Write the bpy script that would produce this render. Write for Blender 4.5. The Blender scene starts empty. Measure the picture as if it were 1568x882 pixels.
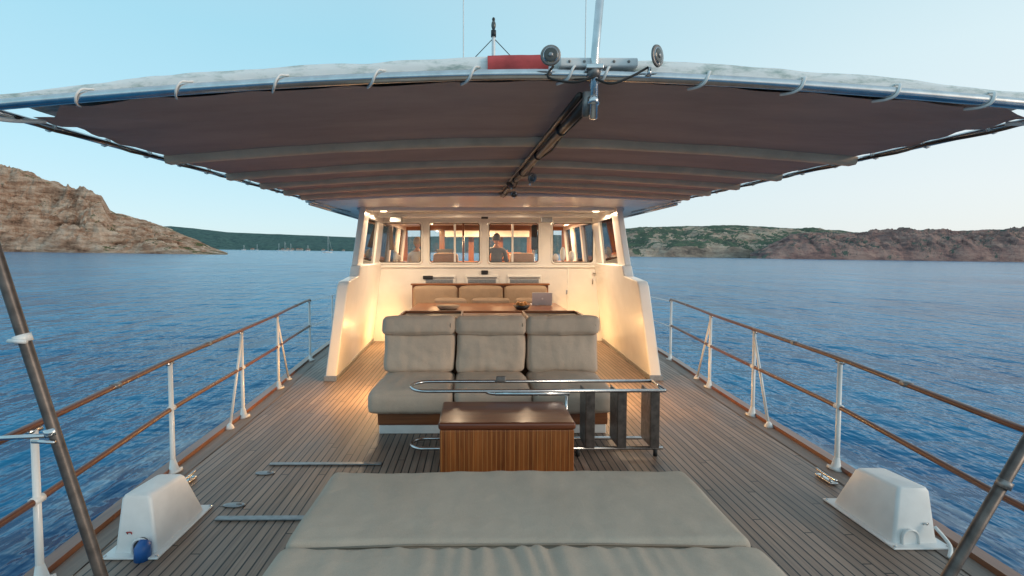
import bpy, bmesh, math, random
from mathutils import Vector, Matrix, noise
random.seed(4)
S=bpy.context.scene
COL=S.collection
R=math.radians

# ---------------------------------------------------------------- materials
def newmat(name):
    m=bpy.data.materials.new(name); m.use_nodes=True
    nt=m.node_tree; b=nt.nodes['Principled BSDF']
    return m,nt,b
def N(nt,t,**kw):
    n=nt.nodes.new(t)
    for k,v in kw.items(): setattr(n,k,v)
    return n
def mathn(nt,op,a,b=None,c=None):
    n=N(nt,'ShaderNodeMath',operation=op)
    for i,v in enumerate((a,b,c)):
        if v is None: continue
        if isinstance(v,(int,float)): n.inputs[i].default_value=v
        else: nt.links.new(v,n.inputs[i])
    return n.outputs[0]
def ramp(nt,fac,stops):
    r=N(nt,'ShaderNodeValToRGB')
    e=r.color_ramp.elements
    while len(e)<len(stops): e.new(0.5)
    for i,(p,c) in enumerate(stops):
        e[i].position=p; e[i].color=(c[0],c[1],c[2],1)
    nt.links.new(fac,r.inputs[0]); return r.outputs[0]
def coords(nt,scale=(1,1,1),rot=(0,0,0)):
    tc=N(nt,'ShaderNodeTexCoord'); mp=N(nt,'ShaderNodeMapping')
    mp.inputs['Scale'].default_value=scale; mp.inputs['Rotation'].default_value=rot
    nt.links.new(tc.outputs['Object'],mp.inputs[0]); return mp.outputs[0]
def noisen(nt,vec,scale,detail=5,rough=0.55):
    n=N(nt,'ShaderNodeTexNoise'); n.inputs['Scale'].default_value=scale
    n.inputs['Detail'].default_value=detail; n.inputs['Roughness'].default_value=rough
    nt.links.new(vec,n.inputs['Vector']); return n.outputs['Fac']
def mixc(nt,fac,a,b,mode='MIX'):
    n=N(nt,'ShaderNodeMix',data_type='RGBA',blend_type=mode)
    for i,v in ((0,fac),(6,a),(7,b)):
        if isinstance(v,(int,float)): n.inputs[i].default_value=v
        elif isinstance(v,tuple): n.inputs[i].default_value=(v[0],v[1],v[2],1)
        else: nt.links.new(v,n.inputs[i])
    return n.outputs[2]
def bump(nt,b,h,strength=0.3,dist=0.01):
    n=N(nt,'ShaderNodeBump'); n.inputs['Strength'].default_value=strength; n.inputs['Distance'].default_value=dist
    nt.links.new(h,n.inputs['Height']); nt.links.new(n.outputs[0],b.inputs['Normal'])
def simple(name,c,rough=0.5,metal=0.0,var=0.15,nscale=6,bs=0.1,bscale=60,scale=(1,1,1)):
    m,nt,b=newmat(name)
    v=coords(nt,scale); n=noisen(nt,v,nscale)
    d=tuple(x*(1-var) for x in c); l=tuple(min(1,x*(1+var)) for x in c)
    nt.links.new(ramp(nt,n,[(0.3,d),(0.7,l)]),b.inputs['Base Color'])
    b.inputs['Roughness'].default_value=rough; b.inputs['Metallic'].default_value=metal
    if bs: bump(nt,b,noisen(nt,v,bscale,3),bs,0.003)
    return m
WHITE=simple('white_paint',(0.78,0.77,0.75),0.25,0,0.05,3,0.02,20)
WHITED=simple('white_gelcoat',(0.78,0.78,0.77),0.35,0,0.06,8,0.05,30)
STEEL=simple('stainless_steel',(0.60,0.61,0.62),0.2,1,0.12,20,0.02)
STEELD=simple('weathered_steel',(0.24,0.22,0.21),0.42,0.6,0.35,25,0.1,90)
POLEM=simple('weathered_pole',(0.115,0.095,0.085),0.42,0.45,0.4,18,0.15,70)
DARK=simple('dark_plastic',(0.02,0.02,0.022),0.4,0,0.2)
BRONZE=simple('dark_pole',(0.045,0.033,0.028),0.35,0.2,0.3)
BLUE=simple('blue_plastic',(0.02,0.12,0.38),0.4)
REDP=simple('red_cloth',(0.48,0.07,0.07),0.8,0,0.45,7)
SKIN=simple('skin',(0.5,0.28,0.19),0.5,0,0.08,20)
HAIRB=simple('blond_hair',(0.42,0.31,0.18),0.6,0,0.3,90,0.5,120)
HAIRD=simple('dark_hair',(0.05,0.035,0.03),0.6,0,0.3,90,0.5,120)
SHIRTW=simple('white_shirt',(0.6,0.56,0.5),0.8,0,0.1,9,0.3,25)
SHIRTG=simple('grey_shirt',(0.13,0.15,0.17),0.8,0,0.1,9,0.3,25)
TROUS=simple('trousers',(0.06,0.07,0.1),0.8)
RUBBER=simple('black_rubber',(0.015,0.015,0.015),0.6)
ALU=simple('laptop_aluminium',(0.65,0.66,0.68),0.45,0.2,0.03)
GREYM=simple('grey_metal_strip',(0.30,0.31,0.32),0.35,0.6,0.2,30)
LENS=simple('lens_glass',(0.09,0.095,0.09),0.12,0.0,0.3)

def cloth(name,c,weave=420,var=0.12,fold=0.25,rough=0.9):
    m,nt,b=newmat(name); v=coords(nt)
    n=noisen(nt,v,3.5,6,0.6); n2=noisen(nt,v,weave,2)
    d=tuple(x*(1-var) for x in c); l=tuple(x*(1+var) for x in c)
    col=ramp(nt,n,[(0.3,d),(0.7,l)])
    col=mixc(nt,0.35,col,ramp(nt,n2,[(0.3,tuple(x*.7 for x in c)),(0.7,tuple(x*1.3 for x in c))]))
    nt.links.new(col,b.inputs['Base Color']); b.inputs['Roughness'].default_value=rough
    h=mathn(nt,'ADD',mathn(nt,'MULTIPLY',noisen(nt,coords(nt,(1,1,1)),9,3),3.0),mathn(nt,'MULTIPLY',n2,0.25))
    bump(nt,b,h,fold,0.012); return m
TAUPE=cloth('taupe_upholstery',(0.57,0.45,0.355))
PADM=cloth('sunpad_fabric',(0.47,0.395,0.32))
PIPE=simple('cushion_piping',(0.27,0.22,0.17),0.9)
BROWNC=cloth('brown_upholstery',(0.34,0.25,0.18))

def wood(name,c1,c2,axis='x',rough=0.35,coat=0.3,sc=1.0):
    m,nt,b=newmat(name)
    sv={'x':(1.2,26,26),'y':(26,1.2,26),'z':(26,26,1.2)}[axis]
    v=coords(nt,tuple(s*sc for s in sv)); n=noisen(nt,v,1.0,8,0.65)
    nt.links.new(ramp(nt,n,[(0.3,c1),(0.55,tuple((a+b_)/2 for a,b_ in zip(c1,c2))),(0.75,c2)]),b.inputs['Base Color'])
    b.inputs['Roughness'].default_value=rough; b.inputs['Coat Weight'].default_value=coat
    b.inputs['Coat Roughness'].default_value=0.15
    bump(nt,b,n,0.08,0.002); return m
TEAKX=wood('varnished_teak_x',(0.15,0.045,0.016),(0.34,0.13,0.045),'x')
TEAKY=wood('varnished_teak_y',(0.13,0.042,0.02),(0.30,0.115,0.05),'y')
TEAKZ=wood('varnished_teak_z',(0.14,0.045,0.018),(0.30,0.115,0.045),'z')
LIDW=wood('chest_lid_teak',(0.10,0.026,0.012),(0.25,0.075,0.028),'x',0.28,0.35)
RAILW=wood('rail_teak',(0.10,0.034,0.020),(0.22,0.08,0.045),'y',0.4,0.2)
BOARD=wood('weathered_board',(0.16,0.12,0.10),(0.27,0.21,0.17),'y',0.55,0)

def striped(name,period,c1,c2,line):
    m,nt,b=newmat(name)
    tc=N(nt,'ShaderNodeTexCoord'); sp=N(nt,'ShaderNodeSeparateXYZ'); nt.links.new(tc.outputs['Object'],sp.inputs[0])
    q=mathn(nt,'DIVIDE',sp.outputs[0],period); f=mathn(nt,'FRACT',q); idn=mathn(nt,'FLOOR',q)
    wn=N(nt,'ShaderNodeTexWhiteNoise',noise_dimensions='1D'); nt.links.new(idn,wn.inputs['W'])
    base=ramp(nt,wn.outputs['Value'],[(0,c1),(1,c2)])
    g=noisen(nt,coords(nt,(45,45,2.5)),1,8,0.7)
    base=mixc(nt,0.55,base,ramp(nt,g,[(0.3,tuple(x*.45 for x in c1)),(0.7,tuple(x*1.35 for x in c2))]))
    ln=mathn(nt,'LESS_THAN',f,0.10)
    nt.links.new(mixc(nt,ln,base,line),b.inputs['Base Color'])
    b.inputs['Roughness'].default_value=0.32; b.inputs['Coat Weight'].default_value=0.35; b.inputs['Coat Roughness'].default_value=0.2
    return m
CHESTF=striped('teak_strips',0.032,(0.16,0.04,0.011),(0.40,0.125,0.03),(0.52,0.24,0.08))

def deckmat():
    m,nt,b=newmat('teak_deck_planks')
    tc=N(nt,'ShaderNodeTexCoord'); sp=N(nt,'ShaderNodeSeparateXYZ'); nt.links.new(tc.outputs['Object'],sp.inputs[0])
    q=mathn(nt,'DIVIDE',mathn(nt,'ADD',sp.outputs[0],0.028),0.056); f=mathn(nt,'FRACT',q); idn=mathn(nt,'FLOOR',q)
    wn=N(nt,'ShaderNodeTexWhiteNoise',noise_dimensions='1D'); nt.links.new(idn,wn.inputs['W'])
    yo=mathn(nt,'ADD',mathn(nt,'DIVIDE',sp.outputs[1],2.3),mathn(nt,'MULTIPLY',wn.outputs['Value'],7.0))
    fy=mathn(nt,'FRACT',yo); idy=mathn(nt,'FLOOR',yo)
    wn2=N(nt,'ShaderNodeTexWhiteNoise',noise_dimensions='2D')
    cb=N(nt,'ShaderNodeCombineXYZ'); nt.links.new(idn,cb.inputs[0]); nt.links.new(idy,cb.inputs[1]); nt.links.new(cb.outputs[0],wn2.inputs['Vector'])
    base=ramp(nt,wn2.outputs['Value'],[(0,(0.17,0.118,0.092)),(0.5,(0.26,0.185,0.145)),(1,(0.37,0.27,0.215))])
    g=noisen(nt,coords(nt,(60,2.0,60)),1,8,0.7)
    base=mixc(nt,0.5,base,ramp(nt,g,[(0.3,(0.09,0.060,0.045)),(0.72,(0.46,0.34,0.265))]))
    big=noisen(nt,coords(nt),1.1,4)
    base=mixc(nt,0.7,base,ramp(nt,big,[(0.3,(0.62,0.60,0.60)),(0.7,(1.2,1.16,1.1))]),'MULTIPLY')
    ln=mathn(nt,'MAXIMUM',mathn(nt,'LESS_THAN',f,0.17),mathn(nt,'LESS_THAN',fy,0.0035))
    nt.links.new(mixc(nt,ln,base,(0.014,0.012,0.012)),b.inputs['Base Color'])
    nt.links.new(ramp(nt,big,[(0.3,(.36,.36,.36)),(0.7,(.55,.55,.55))]),b.inputs['Roughness'])
    h=mathn(nt,'SUBTRACT',mathn(nt,'MULTIPLY',g,0.3),ln)
    bump(nt,b,h,0.35,0.003); return m
DECK=deckmat()

def canopym():
    m,nt,b=newmat('awning_underside'); v=coords(nt)
    n=noisen(nt,coords(nt,(1,3,1)),1.6,6,0.6)
    nt.links.new(ramp(nt,n,[(0.3,(0.43,0.295,0.258)),(0.7,(0.54,0.375,0.33))]),b.inputs['Base Color'])
    b.inputs['Roughness'].default_value=0.85
    bump(nt,b,noisen(nt,coords(nt,(1,2.5,1)),4,5),0.35,0.02)
    return m
CANU=canopym()
BATT=simple('awning_batten_pocket',(0.82,0.62,0.45),0.85,0,0.12,5,0.3,30)
def canwhite():
    m,nt,b=newmat('awning_white_canvas')
    n=noisen(nt,coords(nt,(2.0,6,6)),3.2,8,0.7)
    nt.links.new(ramp(nt,n,[(0.32,(0.25,0.35,0.33)),(0.42,(0.55,0.60,0.57)),(0.52,(0.82,0.82,0.80))]),b.inputs['Base Color'])
    b.inputs['Roughness'].default_value=0.7; bump(nt,b,noisen(nt,coords(nt),14,4),0.4,0.01); return m
CANW=canwhite()

def glassm(name,tint=(0.9,0.95,0.97),refl=0.12,dark=None):
    m=bpy.data.materials.new(name); m.use_nodes=True; nt=m.node_tree; nt.nodes.clear()
    o=N(nt,'ShaderNodeOutputMaterial'); mx=N(nt,'ShaderNodeMixShader'); t=N(nt,'ShaderNodeBsdfTransparent'); g=N(nt,'ShaderNodeBsdfGlossy')
    t.inputs[0].default_value=(*tint,1); g.inputs['Roughness'].default_value=0.02
    fr=N(nt,'ShaderNodeFresnel'); fr.inputs[0].default_value=1.5
    nt.links.new(mathn(nt,'ADD',fr.outputs[0],refl*0.3),mx.inputs[0])
    nt.links.new(t.outputs[0],mx.inputs[1]); nt.links.new(g.outputs[0],mx.inputs[2]); nt.links.new(mx.outputs[0],o.inputs[0])
    return m
GLASS=glassm('window_glass',(0.95,0.97,0.98),0.0); GLASSD=glassm('tinted_glass',(0.16,0.2,0.22),0.3)
def emit(name,c,s):
    m,nt,b=newmat(name); b.inputs['Emission Color'].default_value=(*c,1); b.inputs['Emission Strength'].default_value=s
    b.inputs['Base Color'].default_value=(*c,1); return m
LAMP=emit('lamp_diffuser',(1,0.72,0.42),9)

# ---------------------------------------------------------------- mesh helpers
def grp(name,loc=(0,0,0)):
    e=bpy.data.objects.new(name,None); e.empty_display_size=0.2; e.location=loc; COL.objects.link(e); return e
def link(o,parent=None):
    COL.objects.link(o)
    if parent is not None:
        o.parent=parent; o.matrix_parent_inverse=Matrix.Translation(-Vector(parent.location))
    return o
def mk(name,verts,faces,mat,parent=None,smooth=False,bevel=0,bseg=2):
    me=bpy.data.meshes.new(name); me.from_pydata([tuple(v) for v in verts],[],faces); me.validate()
    bm=bmesh.new(); bm.from_mesh(me); bmesh.ops.recalc_face_normals(bm,faces=bm.faces); bm.to_mesh(me); bm.free()
    me.materials.append(mat)
    for p in me.polygons: p.use_smooth=smooth
    o=bpy.data.objects.new(name,me); link(o,parent)
    if bevel:
        md=o.modifiers.new('bevel','BEVEL'); md.width=bevel; md.segments=bseg; md.limit_method='ANGLE'; md.angle_limit=R(35)
        me.shade_smooth() if hasattr(me,'shade_smooth') else None
        w=o.modifiers.new('wn','WEIGHTED_NORMAL'); w.keep_sharp=False
    return o
def box(name,x0,x1,y0,y1,z0,z1,mat,parent=None,bevel=0.0,rot=None,seg=2):
    c=Vector(((x0+x1)/2,(y0+y1)/2,(z0+z1)/2)); h=Vector(((x1-x0)/2,(y1-y0)/2,(z1-z0)/2))
    vs=[]
    M=Matrix.Identity(3)
    if rot is not None:
        from mathutils import Euler
        M=Euler(rot).to_matrix()
    for sx in(-1,1):
        for sy in(-1,1):
            for sz in(-1,1): vs.append(c+M@Vector((sx*h.x,sy*h.y,sz*h.z)))
    f=[(0,1,3,2),(4,6,7,5),(0,4,5,1),(2,3,7,6),(0,2,6,4),(1,5,7,3)]
    return mk(name,vs,f,mat,parent,False,bevel,seg)
def prism(name,poly,axis,a,b,mat,parent=None,bevel=0.0,f3=None):
    def mkp(p,t):
        v={'x':(t,p[0],p[1]),'y':(p[0],t,p[1]),'z':(p[0],p[1],t)}[axis]
        return Vector(f3(*v)) if f3 else Vector(v)
    n=len(poly); vs=[mkp(p,a) for p in poly]+[mkp(p,b) for p in poly]
    fs=[tuple(range(n)),tuple(range(2*n-1,n-1,-1))]+[(i,(i+1)%n,n+(i+1)%n,n+i) for i in range(n)]
    return mk(name,vs,fs,mat,parent,False,bevel)
def tube(name,pts,r,mat,parent=None,segs=12,closed=False,flat=1.0):
    pts=[Vector(p) for p in pts]; n=len(pts)
    rr=r if isinstance(r,(list,tuple)) else [r]*n
    vs=[];fs=[]; up=None
    for i,p in enumerate(pts):
        a=pts[i-1] if (i>0 or closed) else p; b=pts[(i+1)%n] if (i<n-1 or closed) else p
        t=(b-a).normalized()
        if up is None:
            up=Vector((0,0,1)) if abs(t.z)<0.9 else Vector((0,1,0))
        s=t.cross(up).normalized(); up=s.cross(t).normalized()
        for k in range(segs):
            an=2*math.pi*k/segs
            vs.append(p+s*math.cos(an)*rr[i]+up*math.sin(an)*rr[i]*flat)
    m=n if closed else n-1
    for i in range(m):
        j=(i+1)%n
        for k in range(segs):
            l=(k+1)%segs; fs.append((i*segs+k,i*segs+l,j*segs+l,j*segs+k))
    if not closed:
        fs.append(tuple(range(segs))); fs.append(tuple(range((n-1)*segs,n*segs)))
    o=mk(name,vs,fs,mat,parent,True)
    return o
def curve(pts,n=6):
    P=[Vector(p) for p in pts]; out=[]
    for i in range(len(P)-1):
        p0=P[max(i-1,0)];p1=P[i];p2=P[i+1];p3=P[min(i+2,len(P)-1)]
        for k in range(n):
            t=k/n
            out.append(0.5*((2*p1)+(-p0+p2)*t+(2*p0-5*p1+4*p2-p3)*t*t+(-p0+3*p1-3*p2+p3)*t**3))
    out.append(P[-1]); return out
def rrect(cx,cz,w,h,r,y,n=5):
    o=[]
    for sx,sz,a0 in((1,1,0),(-1,1,90),(-1,-1,180),(1,-1,270)):
        for k in range(n+1):
            a=R(a0+90*k/n); o.append((cx+sx*(w/2-r)+r*math.cos(a),y,cz+sz*(h/2-r)+r*math.sin(a)))
    return o
def ellips(name,c,rad,mat,parent=None,fn=None,seg=20):
    bm=bmesh.new(); bmesh.ops.create_uvsphere(bm,u_segments=seg,v_segments=seg*2//3,radius=1)
    for v in bm.verts:
        p=Vector((v.co.x*rad[0],v.co.y*rad[1],v.co.z*rad[2]))
        if fn: p=fn(p,v.co)
        v.co=p+Vector(c)
    me=bpy.data.meshes.new(name); bm.to_mesh(me); bm.free(); me.materials.append(mat)
    for p in me.polygons: p.use_smooth=True
    return link(bpy.data.objects.new(name,me),parent)
def cushion(name,x0,x1,y0,y1,z0,z1,mat,parent=None,r=0.04,puff=(0.01,0.01,0.02),wr=0.004,wsc=6,tilt=0,warp=None,pipe=True,cell=0.045):
    h=Vector(((x1-x0)/2,(y1-y0)/2,(z1-z0)/2)); c=Vector(((x0+x1)/2,(y0+y1)/2,(z0+z1)/2))
    def axis(hh):
        rr=min(r,hh*0.98)
        e=[-hh,-hh+rr*.3,-hh+rr*.62,-hh+rr]
        n=max(3,int((2*hh-2*rr)/cell))
        mid=[-hh+rr+(2*hh-2*rr)*i/n for i in range(1,n)]
        return e+mid+[-v for v in reversed(e)]
    ax=[axis(h.x),axis(h.y),axis(h.z)]
    verts=[];faces=[];idx={}
    def vid(p):
        k=(round(p[0],5),round(p[1],5),round(p[2],5))
        if k not in idx: idx[k]=len(verts); verts.append(Vector(p))
        return idx[k]
    for d in range(3):
        u,v=[(1,2),(0,2),(0,1)][d]
        for sgn in(-1,1):
            for i in range(len(ax[u])-1):
                for j in range(len(ax[v])-1):
                    q=[]
                    for a,b in((i,j),(i+1,j),(i+1,j+1),(i,j+1)):
                        p=[0,0,0]; p[d]=sgn*h[d]; p[u]=ax[u][a]; p[v]=ax[v][b]; q.append(vid(p))
                    faces.append(q)
    M=Matrix.Rotation(tilt,3,'X')
    sd=random.random()*50
    for p in verts:
        n=Vector([p[i]/h[i] for i in range(3)])
        rr=[min(r,h[i]*.98) for i in range(3)]
        inn=Vector([max(-(h[i]-rr[i]),min(h[i]-rr[i],p[i])) for i in range(3)])
        dd=p-inn
        q=inn+(dd.normalized()*min(rr) if dd.length>1e-6 else Vector())
        k=[(1-n[(i+1)%3]**4)*(1-n[(i+2)%3]**4) for i in range(3)]
        for i in range(3):
            if abs(n[i])>0.7: q[i]+=puff[i]*k[i]*(1 if n[i]>0 else -1)
        w=noise.noise(Vector((q.x+sd,q.y,q.z))*wsc)*wr+noise.noise(Vector((q.x*2.5+sd,q.y*.8,q.z))*wsc*1.7)*wr*.6
        q+= Vector([n[i]**3 for i in range(3)])*w
        if warp: q=warp(q,n)
        p[:]=M@q+c
    return mk(name,verts,faces,mat,parent,True)

# ---------------------------------------------------------------- camera
cam=bpy.data.cameras.new('camera'); co=bpy.data.objects.new('camera',cam); COL.objects.link(co); S.camera=co
co.location=(-0.24,0,1.65); co.rotation_euler=(R(90-2.5),0,R(-0.5))
cam.sensor_width=36; cam.lens=740/1568*36; cam.shift_x=49.5/1568; cam.shift_y=-18/1568
cam.clip_start=0.05; cam.clip_end=20000

# ---------------------------------------------------------------- deck & hull
HW=[(-3,1.75),(-1,2.1),(1,2.35),(2.5,2.50),(3.6,2.60),(4.9,2.665),(5.9,2.73),(6.4,2.79),(7.5,2.88),(9,2.97),(11,3.0),(13,2.9),(15,2.6),(17,2.0),(19,1.1),(20.4,0.15)]
def hw(y):
    for (a,b),(c,d) in zip(HW,HW[1:]):
        if y<=c: return b+(d-b)*(y-a)/(c-a)
    return 0.1
def lerpt(T,y):
    if y<=T[0][0]: return T[0][1]
    for (a,b),(c,d) in zip(T,T[1:]):
        if y<=c: return b+(d-b)*(y-a)/(c-a)
    return T[-1][1]
ys=[-3+i*0.3 for i in range(79)]
vs=[];fs=[]
for y in ys: vs+= [(-hw(y),y,0),(hw(y),y,0)]
for i in range(len(ys)-1): fs.append((2*i,2*i+1,2*i+3,2*i+2))
deck=mk('teak_deck',vs,fs,DECK)
hull=grp('boat_hull',(0,8,0))
vs=[];fs=[]
prof=[(0.02,-0.01),(0.05,-0.12),(0.0,-0.7),(-0.35,-1.9)]
for y in ys:
    for s in(-1,1):
        for dx,z in prof: vs.append((s*max(0.02,hw(y)+dx),y,z))
k=len(prof)
for i in range(len(ys)-1):
    for s in(0,1):
        for j in range(k-1):
            a=i*2*k+s*k+j; fs.append((a,a+1,a+2*k+1,a+2*k))
fs.append(tuple(range(0,k))+tuple(range(2*k-1,k-1,-1)))
mk('hull_sides',vs,fs,WHITED,hull,True)
for s,nm in((-1,'toe_rail_port'),(1,'toe_rail_starboard')):
    vs=[];fs=[]
    for y in ys:
        x=hw(y)
        for dx,z in((-0.05,0.0),(-0.045,0.035),(0.035,0.035),(0.045,-0.03)): vs.append((s*(x+dx),y,z))
    for i in range(len(ys)-1):
        for j in range(3): fs.append((i*4+j,i*4+j+1,i*4+5+j,i*4+4+j))
    mk(nm,vs,fs,TEAKY,hull)
    vs=[];fs=[]
    for y in ys:
        x=hw(y)-0.052
        vs+=[(s*x,y,0.005),(s*(x-0.13),y,0.005)]
    for i in range(len(ys)-1): fs.append((2*i,2*i+1,2*i+3,2*i+2))
    mk(nm+'_covering_board',vs,fs,BOARD,hull)

# ---------------------------------------------------------------- railings
TOP=[(0,0.74),(2.45,0.80),(3.63,0.85),(4.87,0.885),(5.93,0.91),(7.5,0.95)]
MID=[(0,0.40),(2.45,0.43),(3.63,0.49),(4.87,0.51),(5.93,0.525),(7.5,0.55)]
for s in(-1,1):
    g=grp('guard_railing',(s*2.6,4,0))
    rx=lambda y:s*(hw(y)-0.06)
    yy=[-1+i*8.5/30 for i in range(31)]
    tube('top_rail',[(rx(y),y,lerpt(TOP,y)+.01) for y in yy]+[(rx(7.54),7.54,0.935)],0.021,RAILW,g,12,flat=0.8)
    tube('middle_rail',[(rx(y),y,lerpt(MID,y)) for y in yy],0.018,RAILW,g,10)
    for y in(0.2,3.0,4.2,6.8): tube('rail_joint',[(rx(y),y-.03,lerpt(TOP,y)+.01),(rx(y),y+.03,lerpt(TOP,y)+.01)],.0235,STEELD,g,12,flat=.85)
    for w in(0.9,0.5):
        tube('guard_wire',curve([(rx(7.5),7.5,w+.03),(rx(9),9,w),(rx(11),11,w),(rx(14),14,w+.05),(rx(17),17,w+.1)]),0.005,WHITE,g,6)
    for y in(-0.6,1.0,2.38 if s<0 else 2.15,3.63,4.87,5.93,7.5,9.0,11,13,15,17):
        zt=lerpt(TOP,y) if y<8 else 0.92
        tube('post',[(rx(y),y,0),(rx(y),y,0.10),(rx(y),y,zt-.015)],[0.022,0.018,0.016],WHITE,g)
        tube('post_foot',[(rx(y)-s*.015,y,0.0),(rx(y)-s*.012,y,0.012),(rx(y)-s*.006,y,0.02),(rx(y),y,0.10)],[0.055,0.055,0.035,0.018],WHITE,g)
        if y<8:
            tube('top_bracket',[(rx(y),y-.035,zt-.016),(rx(y),y+.035,zt-.016)],0.014,STEEL,g,8)
            zm=lerpt(MID,y); tube('mid_clamp',[(rx(y),y-.03,zm),(rx(y),y+.03,zm)],0.0225,WHITE,g,10)
        for yb in {4.87:[4.55],5.93:[6.36]}.get(y,[]):
            tube('post_brace',[(rx(yb)-s*.01,yb,0),(rx(y),y,zt-.06)],0.013,WHITE,g)
            tube('brace_foot',[(rx(yb)-s*.01,yb,0),(rx(yb)-s*.01,yb,.015),(rx(yb)-s*.008,yb+.01,.05)],[0.045,0.04,0.014],WHITE,g)

# ---------------------------------------------------------------- awning
aw=grp('boat_awning',(0,4,2.4))
def zc(x,y,off=0):
    t=(y-2.0)/4.3
    e=2.252+(2.365-2.252)*t; c=2.388+(2.47-2.388)*t
    hwid=2.25+0.13*t
    return e+(c-e)*(1-(abs(x)/hwid)**1.6)+off if abs(x)<hwid else e+off
BY=[2.1,3.15,3.95,4.6,5.2,5.75,6.28]
nx,ny=120,84
vs=[];fs=[]
for j in range(ny+1):
    v=j/ny; y=2.025+(6.28-2.025)*v
    tt=0
    for a,b in zip(BY,BY[1:]):
        if a-0.02<=y<=b+.01: tt=(y-a)/(b-a); break
    sag=0.014*math.sin(math.pi*max(0,min(1,tt)))
    for i in range(nx+1):
        u=-1+2*i/nx; W=(2.19+0.13*v)-0.035*abs(math.sin(v*math.pi*6))*1
        x=u*W
        fr=max(0,1-v*12); yy=y+fr*0.02*abs(math.sin((x/0.385)*math.pi))+ fr*0.16*max(0,abs(u)-0.82)/.18*(1 if u<0 else .3)*abs(math.sin((x/0.385)*math.pi))
        z=zc(x,yy)-0.012-sag*(1-abs(u)**6)
        z+=0.008*noise.noise(Vector((x*1.5,yy*5,1.3)))+0.004*noise.noise(Vector((x*6,yy*6,4.3)))
        cr=math.exp(-((abs(x)-2.2)**2+(yy-2.05)**2)/.35)
        z+=0.010*cr*math.sin((abs(x)*.7+yy*1.3)*22)
        z+=0.012*math.exp(-((x-.17)/.05)**2)
        z-=0.006*fr
        vs.append((x,yy,z))
for j in range(ny):
    for i in range(nx):
        a=j*(nx+1)+i; fs.append((a,a+1,a+nx+2,a+nx+1))
mk('fabric_underside',vs,fs,CANU,aw,True)
vs=[];fs=[]
rows=[(2.028,0.0),(2.022,0.045),(2.035,0.078),(2.09,0.088),(2.25,0.07),(3,0.05),(4.5,0.05),(6.3,0.05)]
for y,off in rows:
    for i in range(nx+1):
        u=-1+2*i/nx; x=u*(2.23+0.13*(y-2)/4.3)
        bul=0.012*noise.noise(Vector((x*3,off*20,2)))+0.007*noise.noise(Vector((x*9,off*20,5)))
        tp=1 if off<.07 else 1-.35*abs(u)**4
        vs.append((x,y+bul*.5,zc(x,y,off*tp)+bul*(1 if off>0.02 else .3)))
for j in range(len(rows)-1):
    for i in range(nx):
        a=j*(nx+1)+i; fs.append((a,a+1,a+nx+2,a+nx+1))
mk('canvas_top',vs,fs,CANW,aw,True)
for b in BY[1:-1]:
    W=2.17+0.13*(b-2)/4.3
    vs=[];fs=[];n=60
    sec=[(-0.055,-0.002),(-0.053,-0.034),(-0.04,-0.050),(0.02,-0.050),(0.045,-0.02),(0.05,-.002)]
    for i in range(n+1):
        x=-W+2*W*i/n
        wob=0.006*noise.noise(Vector((x*2,b,0)))
        for dy,dz in sec: vs.append((x,b+dy+wob,zc(x,b)-0.008+dz+.003*noise.noise(Vector((x*4,b,5)))))
    k=len(sec)
    for i in range(n):
        for j in range(k-1): fs.append((i*k+j,i*k+j+1,i*k+k+j+1,i*k+k+j))
    mk('batten_pocket',vs,fs,BATT,aw,True)
    for s in(-1,1):
        tube('batten_end',[(s*(W-.02),b,zc(W,b)-.02),(s*(W+.07),b,zc(W,b)-.015)],0.014,STEEL,aw,8)
tube('front_tube',[(x,2.0,zc(x,2.0)-.002) for x in [-2.27+4.54*i/40 for i in range(41)]],0.0215,STEEL,aw,16)
for s in(-1,1):
    tube('side_tube',[(s*(2.26+0.13*t),2.0+4.35*t,zc(9,2.0+4.35*t)) for t in [i/10 for i in range(11)]],0.016,STEEL,aw,10)
    ellips('corner_cap',(s*2.28,2.0,zc(2.25,2.0)),(0.03,0.032,0.035),WHITE,aw)
    tube('edge_cord',curve([(s*(2.205+0.13*t+ (0.02 if k%2 else -.03)),2.08+4.2*t,zc(9,2.0+4.3*t)-.02) for k,t in enumerate([i/16 for i in range(17)])],3),0.008,BRONZE,aw,6)
    tube('corner_strap',curve([(s*2.27,2.0,zc(2.25,2)-.01),(s*2.22,2.06,zc(2.25,2)-.035),(s*2.12,2.16,zc(2.15,2.1)-.03)],5),0.01,WHITE,aw,8)
    for k in range(1,12):
        t=k/12
        y=2.0+4.3*t; x=s*(2.26+.13*t); z=zc(9,y)
        tube('side_lashing',[(x+.02*math.cos(a)*1.2,y+.01*math.sin(a),z+.022*math.sin(a)) for a in [i*2*math.pi/8 for i in range(8)]],0.005,WHITE,aw,6,closed=True)
for x in(-1.83,-1.43,-1.035,-0.64,-0.25,0.15,0.29,0.70,1.09,1.48,1.87):
    z=zc(x,2.0)
    pts=[(x+.03,2.04,z+.045),(x+0.02,2.005,z+.032),(x+.008,1.983,z+.024),(x-.004,1.974,z),(x-.014,1.982,z-.022),(x-.03,2.01,z-.028),(x-.05,2.05,z-.022)]
    tube('lashing',curve(pts,4),0.0062,WHITE,aw,8,flat=.8)
n=14; vs=[];fs=[]
for i in range(n+1):
    x=-0.19+.25*i/n
    for (y,dz) in((2.012,.022),(2.006,.05),(2.02,.082),(2.08,.094)):
        vs.append((x,y-.004+.004*noise.noise(Vector((x*20,dz*30,0))),zc(x,2.0)+dz+.004*noise.noise(Vector((x*12,0,3)))))
for i in range(n):
    for j in range(3): fs.append((i*4+j,i*4+j+1,i*4+5+j,i*4+4+j))
mk('red_patch',vs,fs,REDP,aw,True)
box('lamp_plate',0.10,0.42,1.985,2.07,2.412,2.450,WHITED,aw,0.008)
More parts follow.
